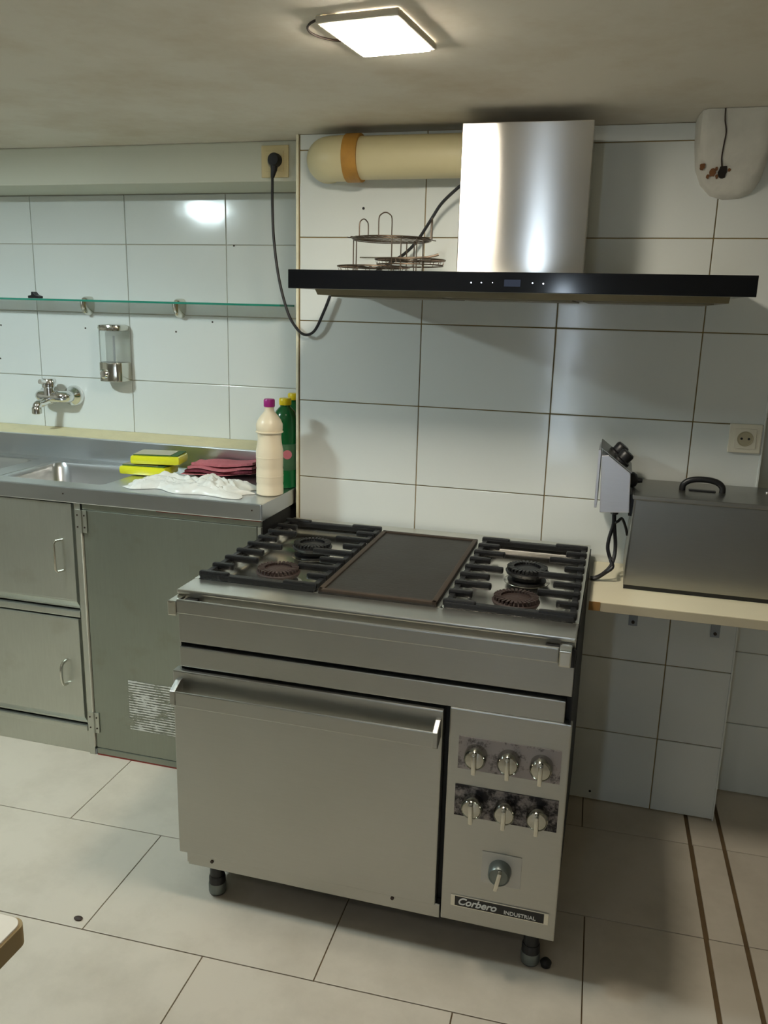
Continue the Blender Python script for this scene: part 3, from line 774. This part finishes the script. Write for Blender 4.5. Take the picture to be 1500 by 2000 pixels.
def flat_rack(cx_, cy_, r, z, label):
    t = thing('round_wire_rack', label, 'rack', (cx_, cy_, z), 'flat wire racks on the hood')
    bm = nb(); rack_ring(bm, cx_, cy_, z+.017, r, .0020); rack_ring(bm, cx_, cy_, z+.003, r*.94, .0018); obj('ring', bm, 'wire', t, smooth=True)
    n = 18
    for k in range(n):
        a = 2*PI*k/n; c, s = math.cos(a), math.sin(a)
        obj('spoke', tube(nb(), [(cx_+c*r*.94, cy_+s*r*.94, z+.003), (cx_+c*r, cy_+s*r, z+.017), (cx_+c*r*.35, cy_+s*r*.35, z+.015)], .0013, 5), 'wire', t, smooth=True)
    bm = nb(); rack_ring(bm, cx_, cy_, z+.015, r*.35, .0016); obj('hub_ring', bm, 'wire', t, smooth=True)
flat_rack(.352, -.265, .098, ZH+.003, 'flat round wire rack lying at the left under the wire stand')
flat_rack(.455, -.270, .094, ZH+.022, 'flat round wire rack lying at the right, by the chimney')
def spatula():
    z = ZH+.042
    t = thing('flat_spatula', 'thin metal spatula lying across the wire racks', 'utensil', (.42, -.26, z))
    bm = nb(); prism(bm, [(.318, -.285), (.418, -.290), (.424, -.235), (.318, -.228)], 2, z, z+.003, bev=.001); obj('blade', bm, 'chrome_worn', t)
    obj('handle', tube(nb(), smooth_path([(.418, -.262, z+.002), (.46, -.258, z+.003), (.50, -.250, z+.006), (.527, -.245, z+.013)], 4), .0032, 8), 'wire', t, smooth=True)
spatula()

# ------------------------------------------------------------------ glass shelf
def glass_shelf():
    z0, y0, x0, x1 = 1.5405, .205, -2.0, -.118
    t = thing('glass_shelf', 'long green-edged glass shelf on steel clips above the sink', 'shelf', (-.7, YL, z0))
    p = obj('pane', B(x0, x1, y0, YL-.002, z0, z0+.007), 'glass_green', t)
    obj('front_edge', B(x0, x1, y0-.0022, y0-.0002, z0, z0+.007), 'glass_edge', p)
    obj('end_edge', B(x1+.0002, x1+.002, y0, YL-.002, z0, z0+.007), 'glass_edge', p)
    for u in (-30, 165, 345):
        c = at(u, 590, 1, .30)
        bm = nb(); n1, n2 = 12, 8
        for (rx_, ry_, rz_, zz, sg) in ((.017, .045, .012, z0+.0075, 1), (.020, .058, .050, z0-.0005, -1)):
            rows_ = []
            for i in range(n1+1):
                th = PI*i/n1
                rows_.append([bm.verts.new((c.x+rx_*math.cos(th)*math.cos(PI/2*k/n2)**.6, YL-.0005-ry_*math.sin(th)*math.cos(PI/2*k/n2)**.6, zz+sg*rz_*math.sin(PI/2*k/n2))) for k in range(n2)]+[bm.verts.new((c.x, YL-.0005, zz+sg*rz_))])
            for p_, q_ in zip(rows_, rows_[1:]):
                for k in range(n2): bm.faces.new((p_[k], q_[k], q_[k+1], p_[k+1]))
            bm.faces.new([r_0[0] for r_0 in rows_]); bm.faces.new(rows_[0]+rows_[-1][::-1])
        bmesh.ops.recalc_face_normals(bm, faces=bm.faces)
        obj('bracket', bm, 'chrome_worn', t, smooth=True)
    c = at(69, 578, 1, .26)
    bm = nb(); zz = z0+.0075
    prism(bm, [(c.x-.024, zz), (c.x+.025, zz), (c.x+.025, zz+.009), (c.x+.010, zz+.012), (c.x-.001, zz+.024), (c.x-.008, zz+.024), (c.x-.010, zz+.011), (c.x-.024, zz+.009)], 1, .247, .272, bev=.002)
    tag(own('plastic_clip', bm, 'black_plastic'), 'small black plastic clip lying on the glass shelf', 'clip')
glass_shelf()
# ------------------------------------------------------------------ soap dispenser
def dispenser():
    a = at(190, 633, 1, YL-.05); b = at(248, 746, 1, YL-.05)
    x0, x1, z1, z0 = a.x, b.x-.004, a.z, b.z
    cx_ = (x0+x1)/2; hw = (x1-x0)/2*.94; y1 = YL-.001; d = .085; h = z1-z0
    t = thing('soap_dispenser', 'chrome and clear plastic soap dispenser screwed to the tiles', 'dispenser', (cx_, y1, z0))
    def outline(k=1.0, dd=d):
        P = [(cx_+hw*k, y1)]
        for i in range(9):
            an = math.radians(i*180/8); P.append((cx_+hw*k*math.cos(an)*(1 if 0 < i < 8 else 1), y1-dd*.45-dd*.55*math.sin(an)**.7 if 0 < i < 8 else y1-dd*.45))
        P.append((cx_-hw*k, y1)); return P
    bm = nb(); prism(bm, outline(), 2, z0, z0+h*.34, bev=.004); ba = obj('base', bm, 'chrome_worn', t, smooth=True)
    bm = nb(); prism(bm, outline(.97, d*.93), 2, z0+h*.34, z0+h*.90, bev=.002); tk = obj('tank', bm, 'clear_plastic', t, smooth=True)
    bm = nb(); prism(bm, outline(), 2, z0+h*.885, z0+h, bev=.012); obj('lid', bm, 'chrome_worn', t, smooth=True)
    obj('button', lathe(nb(), [(.017, 0), (.017, .008), (.012, .013), (0, .014)], (cx_-.012, y1-d*.97, z0+h*.14), (0, -1, 0)), 'chrome', ba, smooth=True)
    obj('dip_tube', cyl(nb(), (cx_+.006, y1-.04, z0+h*.35), (cx_+.006, y1-.04, z0+h*.8), .004, n=10), 'white_metal', tk, smooth=True)
dispenser()
# ------------------------------------------------------------------ wall mixer tap
def mixer():
    yb_ = YL-.062
    cR = at(132, 772, 1, yb_+.02); cL = at(74, 771, 1, yb_)
    t = thing('wall_tap', 'chrome wall-mounted mixer tap above the left sink bowl', 'tap', (cR.x-.08, YL, cR.z))
    zc_ = 1.178; xr, xl = cR.x+.005, cL.x+.015
    for x in (xr, xl):
        obj('escutcheon', lathe(nb(), [(.041, 0), (.041, .008), (.036, .024), (.022, .036), (.018, .05), (0, .05)], (x, YL-.0005, zc_), (0, -1, 0)), 'chrome', t, smooth=True)
    bd = obj('body', tube(nb(), smooth_path([(xr, YL-.03, zc_), (xr-.004, yb_, zc_), (xr-.04, yb_-.004, zc_), (xl+.04, yb_-.004, zc_), (xl, yb_, zc_), (xl, YL-.03, zc_)], 5), .0225, 16), 'chrome', t, smooth=True)
    cx_ = at(93, 770, 1, yb_-.02).x
    obj('cartridge', lathe(nb(), [(.023, 0), (.023, .028), (.028, .032), (.028, .054), (.023, .064), (0, .066)], (cx_, yb_-.006, zc_+.005)), 'chrome', bd, smooth=True)
    obj('lever', tube(nb(), [(cx_, yb_-.01, zc_+.052), (cx_-.003, yb_-.030, zc_+.056), (cx_-.005, yb_-.055, zc_+.060)], [.013, .011, .009], 12), 'chrome', bd, smooth=True)
    sp = obj('spout', tube(nb(), smooth_path([(cx_-.008, yb_-.005, zc_-.012), (cx_-.014, yb_-.03, zc_-.022), (cx_-.020, yb_-.055, zc_-.028), (cx_-.022, yb_-.062, zc_-.042)], 5), .016, 14), 'chrome', t, smooth=True)
    obj('aerator', lathe(nb(), [(.014, 0), (.018, .002), (.018, .022), (.016, .026)], (cx_-.022, yb_-.062, zc_-.064)), 'chrome_worn', sp, smooth=True)
mixer()
# ------------------------------------------------------------------ things on the counter
def bottle(name, label, x, y, h, r, bmat, cmat, prof, caph, parts=None, group=None):
    t = thing(name, label, 'bottle', (x, y, ZT), group)
    b = obj('body', lathe(nb(), [(rr*r, hh*h) for rr, hh in prof], (x, y, ZT+.0005)), bmat, t, smooth=True)
    rc = prof[-1][0]*r*1.15
    bm = lathe(nb(), [(rc, 0), (rc*1.04, .002), (rc*1.04, caph*.85), (rc*.92, caph), (0, caph)], (x, y, ZT+h*.985))
    obj('cap', bm, cmat, t, smooth=True)
    return t, b
q = at(525, 966, 2, ZT)
PROF = [(.9, 0), (1, .012), (1, .10), (.97, .12), (1, .14), (1, .28), (.97, .30), (1, .32), (1, .50), (.96, .53), (.90, .58), (.86, .64), (.88, .70), (.98, .735), (.98, .79), (.84, .84), (.6, .89), (.38, .93), (.34, .95), (.34, .99)]
bt, bb = bottle('cream_bottle', 'tall bottle of cream liquid with a magenta cap at the counter end', q.x, -.105, .285, .043, 'cream_liquid', 'magenta_cap', PROF, .024)
for z in (.06, .12, .20): obj('rib', lathe(nb(), [(.0432, 0), (.0438, .002), (.0432, .004)], (q.x, -.105, ZT+z)), 'cream_liquid', bb, smooth=True)
PG = [(.9, 0), (1, .012), (1, .45), (.97, .5), (.97, .56), (1, .6), (1, .76), (.94, .84), (.78, .91), (.50, .955), (.42, .965), (.42, .99)]
for (u, y, h, lab) in ((553, .02, .278, 'green bottle with a yellow cap directly behind the cream bottle'), (574, .115, .285, 'rearmost green bottle with a yellow cap, half hidden by the wall edge')):
    c = at(u, 850, 1, y); gx = min(c.x+.008, XE-.046) if y < .1 else min(c.x, XE-.045)
    t, b = bottle('green_bottle', lab, gx, y, h, .040, 'green_bottle', 'yellow_cap', PG, .022, group='green bottles at the counter end')
    lb = obj('label_band', lathe(nb(), [(.0402, 0), (.0406, .001), (.0406, .085), (.0402, .086)], (gx, y, ZT+.062), n=36), 'green_label', b, smooth=True)
    d = Vector((CX-gx, CY-y, 0)).normalized(); d = Vector((d.x*math.cos(.15)-d.y*math.sin(.15), d.x*math.sin(.15)+d.y*math.cos(.15), 0)); o_ = Vector((gx, y, ZT+.115))+d*.0385
    obj('logo', lathe(nb(), [(.015, 0), (.015, .0032), (.010, .0034), (.010, .003), (.006, .003), (.006, .0036), (0, .0036)], o_, d), 'logo_pink', b, smooth=True)
# white carrier bag
def bag():
    bm = nb(); nx, ny = 64, 34
    x0, x1, y0, y1 = -.515, -.085, -.200, -.025
    V = []
    for i in range(nx+1):
        row = []
        for j in range(ny+1):
            a, b = i/nx, j/ny
            ew = 1+.10*noise.noise(Vector((a*3, b*3, 2)))
            X = x0+(x1-x0)*a+.028*noise.noise(Vector((b*5, a*2, 5))); Y = y0+(y1-y0)*b+.03*noise.noise(Vector((a*5, b*2, 9)))-.03*(a-.5)
            e = min(1, 5*min(a, 1-a)) * min(1, 4*min(b, 1-b)); e = math.sqrt(max(0, e))
            z = .016+.024*abs(noise.noise(Vector((a*5, b*3.5, 1))))+.020*abs(noise.noise(Vector((a*11, b*8, 3))))+.008*abs(noise.noise(Vector((a*26, b*18, 6))))
            z *= .8*(.85+.6*math.exp(-((a-.72)/.2)**2)+.35*math.exp(-((a-.2)/.12)**2))
            row.append(bm.verts.new((X, Y, ZT+.002+z*e*ew)))
        V.append(row)
    for i in range(nx):
        for j in range(ny): bm.faces.new((V[i][j], V[i+1][j], V[i+1][j+1], V[i][j+1]))
    r = bmesh.ops.extrude_face_region(bm, geom=list(bm.faces)); vs2 = [g for g in r['geom'] if isinstance(g, bmesh.types.BMVert)]
    for v in vs2: v.co.z = ZT+.001
    bmesh.ops.recalc_face_normals(bm, faces=bm.faces)
    tag(own('plastic_bag', bm, 'bag_film', smooth=True), 'crumpled white plastic bag lying on the front of the counter', 'bag')
bag()
def sponge_pack(x, y, z, rz, label):
    t = thing('sponge_pack', label, 'sponge', (x, y, z), 'packs of yellow sponges')
    R_ = Matrix.Translation((x, y, z)) @ Matrix.Rotation(rz, 4, 'Z')
    def put(nm, bm, m, p=t, sm=False):
        bm.transform(R_); return obj(nm, bm, m, p, smooth=sm)
    s = put('sponge', B(-.088, .088, -.055, .055, .001, .032, bev=.011), 'sponge_yellow', sm=True)
    put('scouring_pad', B(-.078, .080, -.046, .054, .032, .0355, bev=.0015), 'sponge_green', s)
    put('wrapper_print', B(-.076, .055, -.044, .05, .0355, .0368, bev=.0005), 'pack_print')
sponge_pack(-.550, .042, ZT+.001, .06, 'lower pack of yellow sponges, mostly under the white bag')
sponge_pack(-.515, .055, ZT+.039, .20, 'upper pack of yellow sponges with green scouring pads on top of the other')
# pink cloth, folded in layers
def cloth():
    t = thing('folded_cloth', 'folded pink and maroon cleaning cloth behind the white bag', 'cloth', (-.29, .12, ZT))
    z = ZT+.001
    for k in range(4):
        bm = nb(); nx, ny = 26, 12; V = []
        w2, d2 = .125-.006*k, .055-.003*k
        ox, oy = -.295+.006*k, .118+.004*(k % 2)
        for i in range(nx+1):
            row = []
            for j in range(ny+1):
                a, b = i/nx*2-1, j/ny*2-1
                zz = z+.013*k+.020*(.5+.5*noise.noise(Vector((a*1.6, b*1.2, k*.3))))*(1-.3*abs(b))+.012*max(0, a)**2
                row.append(bm.verts.new((ox+a*w2+.008*b, oy+b*d2+.012*noise.noise(Vector((a*2, k, 4)))+.02*a, zz)))
            V.append(row)
        for i in range(nx):
            for j in range(ny): bm.faces.new((V[i][j], V[i+1][j], V[i+1][j+1], V[i][j+1]))
        r = bmesh.ops.extrude_face_region(bm, geom=list(bm.faces))
        bmesh.ops.translate(bm, verts=[g for g in r['geom'] if isinstance(g, bmesh.types.BMVert)], vec=(0, 0, -.009 if k else -.001))
        for v in bm.verts: v.co.z = max(v.co.z, ZT+.0008)
        bmesh.ops.recalc_face_normals(bm, faces=bm.faces)
        obj('fold', bm, 'pink_cloth' if k != 1 else 'maroon_cloth', t, smooth=True)
cloth()

# ------------------------------------------------------------------ wall shelf and fryer
ZS = .81
def wall_shelf():
    t = thing('wall_shelf', 'cream board shelf on brackets to the right of the range', 'shelf', (1.4, 0, ZS-.025))
    bm = nb(); x0, x1, yf = .996, 2.1, -.385
    prism(bm, [(x0, -.001), (x0, yf+.004), (x1, yf+.004), (x1, YR-.001), (XK+.003, YR-.001), (XK+.003, -.001)], 2, ZS-.024, ZS, bev=.001)
    b = obj('board', bm, 'shelf_board', t)
    obj('edge_band', B(x0+.03, x1, yf, yf+.0038, ZS-.025, ZS-.0005, bev=.001), 'shelf_edge', b)
    obj('bare_end', B(x0, x0+.029, yf+.001, yf+.0038, ZS-.024, ZS-.0005), 'raw_wood', b)
    for (x, z) in ((1.127, .617), (1.364, .610)):
        bm = nb(); box(bm, x-.013, x+.013, -.004, -.0005, z, ZS-.026, bev=.001); box(bm, x-.013, x+.013, -.25, -.002, ZS-.029, ZS-.0255, bev=.001)
        br = obj('bracket', bm, 'white_metal', t)
        obj('screw', cyl(nb(), (x, -.007, z+.012), (x, -.003, z+.012), .005, n=12), 'dark_brown', br)
wall_shelf()
def fryer():
    x0, x1, y0, y1, z1 = 1.086, 1.56, -.25, -.008, 1.072
    t = thing('deep_fryer', 'rectangular stainless steel deep fryer with lid and side control box', 'fryer', (1.3, -.12, ZS))
    bm = nb()
    prism(bm, [(x0-.006, ZS+.012), (x1+.006, ZS+.012), (x1, z1-.006), (x0+.003, z1-.006)], 1, y0, y1, bev=.005)
    tk = obj('tank', bm, 'steel_fryer', t)
    obj('base_strip', B(x0-.004, x1+.004, y0+.006, y1-.004, ZS+.0005, ZS+.012), 'black_plastic', tk)
    ld = obj('lid', B(x0-.002, x1+.004, y0-.006, y1, z1-.008, z1+.004, bev=.003), 'steel_fryer', t)
    hx, hy = at(1369, 958, 2, z1).x, -.13
    P = [(hx-.052, hy, z1+.002), (hx-.050, hy, z1+.020), (hx-.032, hy, z1+.033), (hx, hy, z1+.037), (hx+.032, hy, z1+.033), (hx+.050, hy, z1+.020), (hx+.052, hy, z1+.002)]
    h = obj('handle', tube(nb(), smooth_path(P, 5), .0085, 12), 'black_plastic', ld, smooth=True)
    obj('handle_base', B(hx-.035, hx+.035, hy-.008, hy+.008, z1+.003, z1+.008, bev=.002), 'black_plastic', h)
    q = at(1490, 963, 2, z1); obj('lid_screw', lathe(nb(), [(.005, 0), (.004, .004), (0, .005)], (1.44, -.085, z1+.004)), 'chrome', ld, smooth=True)
    # control head clipped over the left rim
    yA, yZ = -.215, -.06
    hp = [at(u, v, 1, yA) for u, v in ((1175, 890), (1171, 1001), (1229, 1002), (1232, 925), (1189, 889))]
    poly = [(p.x, p.z) for p in hp]
    bm = nb(); prism(bm, poly, 1, yA, yZ, bev=.002)
    hd = obj('control_head', bm, 'steel_head', t)
    xb = poly[0][0]
    obj('back_plate', B(xb-.009, xb-.002, yA+.02, yZ+.02, poly[1][1]+.008, poly[0][1]+.012, bev=.001), 'steel_head', hd)
    bm = nb(); p4, p3 = Vector((poly[4][0], 0, poly[4][1])), Vector((poly[3][0], 0, poly[3][1]))
    dirv = (p3-p4).normalized(); nrm = Vector((-dirv.z, 0, dirv.x)); nrm = nrm if nrm.z > 0 else -nrm
    # sloping fascia a little taller than the box, standing up behind it
    fa = [p4-dirv*.030+nrm*.001, p3+dirv*.002+nrm*.001, p3+dirv*.002+nrm*.003, p4-dirv*.030+nrm*.003]
    prism(bm, [(v.x, v.z) for v in fa], 1, yA+.004, yZ+.012)
    fs = obj('fascia', bm, 'steel_fryer', hd)
    for (s, y) in ((.52, yA+.045), (.30, yA+.105)):
        c = p4+(p3-p4)*s+nrm*.0035; c.y = y
        k = obj('knob', lathe(nb(), [(.024, 0), (.024, .005), (.019, .008), (.0195, .026), (.016, .031), (0, .031)], c, nrm), 'black_plastic', hd, smooth=True)
    c = Vector((poly[3][0], yA+.07, poly[3][1]-.03))
    obj('reset_knob', lathe(nb(), [(.022, -.002), (.022, .010), (.017, .018), (.008, .022), (.006, .034), (0, .035)], c, (1, 0, 0)), 'black_plastic', hd, smooth=True)
    obj('rim_clip', B(poly[2][0]-.002, x0+.004, yA+.03, yZ-.02, z1-.07, z1-.01, bev=.002), 'black_plastic', hd)
    # cords
    g = at(1199, 1010, 1, yA+.06)
    gl = obj('cord_gland', lathe(nb(), [(.010, 0), (.012, .004), (.012, .014), (.010, .018)], (g.x, yA+.06, poly[1][1]-.014)), 'black_plastic', hd, smooth=True)
    def cord(px, r):
        P = [at(u, v, 1, y) for u, v, y in px]
        for p in P: p.z = max(p.z, ZS+r+.0006)
        P2 = smooth_path(P, 6)
        for p in P2: p.z = max(p.z, ZS+r+.0003)
        obj('cord', tube(nb(), P2, r, 8), 'cable_black', gl, smooth=True)
    y = yA+.06
    cord(((1199, 1005, y), (1198, 1025, y), (1190, 1050, y-.005), (1187, 1072, y-.01), (1193, 1095, y-.02), (1196, 1108, y-.05), (1180, 1120, y-.05), (1165, 1129, y-.05), (1153, 1132, y-.05)), .0052)
    cord(((1200, 1005, y), (1200, 1030, y), (1202, 1060, y), (1200, 1085, y-.01), (1193, 1105, y-.03), (1178, 1120, y-.04), (1165, 1127, y-.04), (1153, 1130, y-.04)), .0052)
    cord(((1200, 1022, y), (1207, 1018, y), (1215, 1013, y+.03), (1222, 1030, y+.05), (1225, 1045, y+.06)), .004)
fryer()

# ------------------------------------------------------------------ table corner in the foreground, crumb on the floor
def table():
    z = .76; xR, yB = .341, -1.755; x0, y0 = -.42, -2.35
    t = thing('table', 'corner of a white table with brown edge in the left foreground', 'table', (-.05, -2.05, 0))
    def rr(ins, r=.016, n=8):
        P = []
        for cx_, cy_, s in ((xR-ins-r, yB-ins-r, 0), (x0+ins+r, yB-ins-r, 90), (x0+ins+r, y0+ins+r, 180), (xR-ins-r, y0+ins+r, 270)):
            for k in range(n+1):
                a = math.radians(s+90*k/n); P.append((cx_+r*math.cos(a), cy_+r*math.sin(a)))
        return P
    bm = nb(); prism(bm, rr(.0035), 2, z-.030, z, bev=.001); tp = obj('tabletop', bm, 'table_white', t)
    bm = nb(); prism(bm, rr(0), 2, z-.032, z-.003, bev=.0015); obj('edge_band', bm, 'table_edge', tp)
    for x in (xR-.06, x0+.06):
        for y in (yB-.06, y0+.06): obj('leg', B(x-.018, x+.018, y-.018, y+.018, 0, z-.032, bev=.003), 'table_edge', t)
table()
q = at(153, 1795, 2, 0)
tag(own('floor_crumb', lathe(nb(), [(0, 0), (.009, .0005), (.010, .003), (.006, .006), (0, .007)], (q.x, q.y, .0003), sx=1.2, sy=.8), 'dark_brown', smooth=True), 'small brown crumb on the floor tile by a grout line', 'crumb')
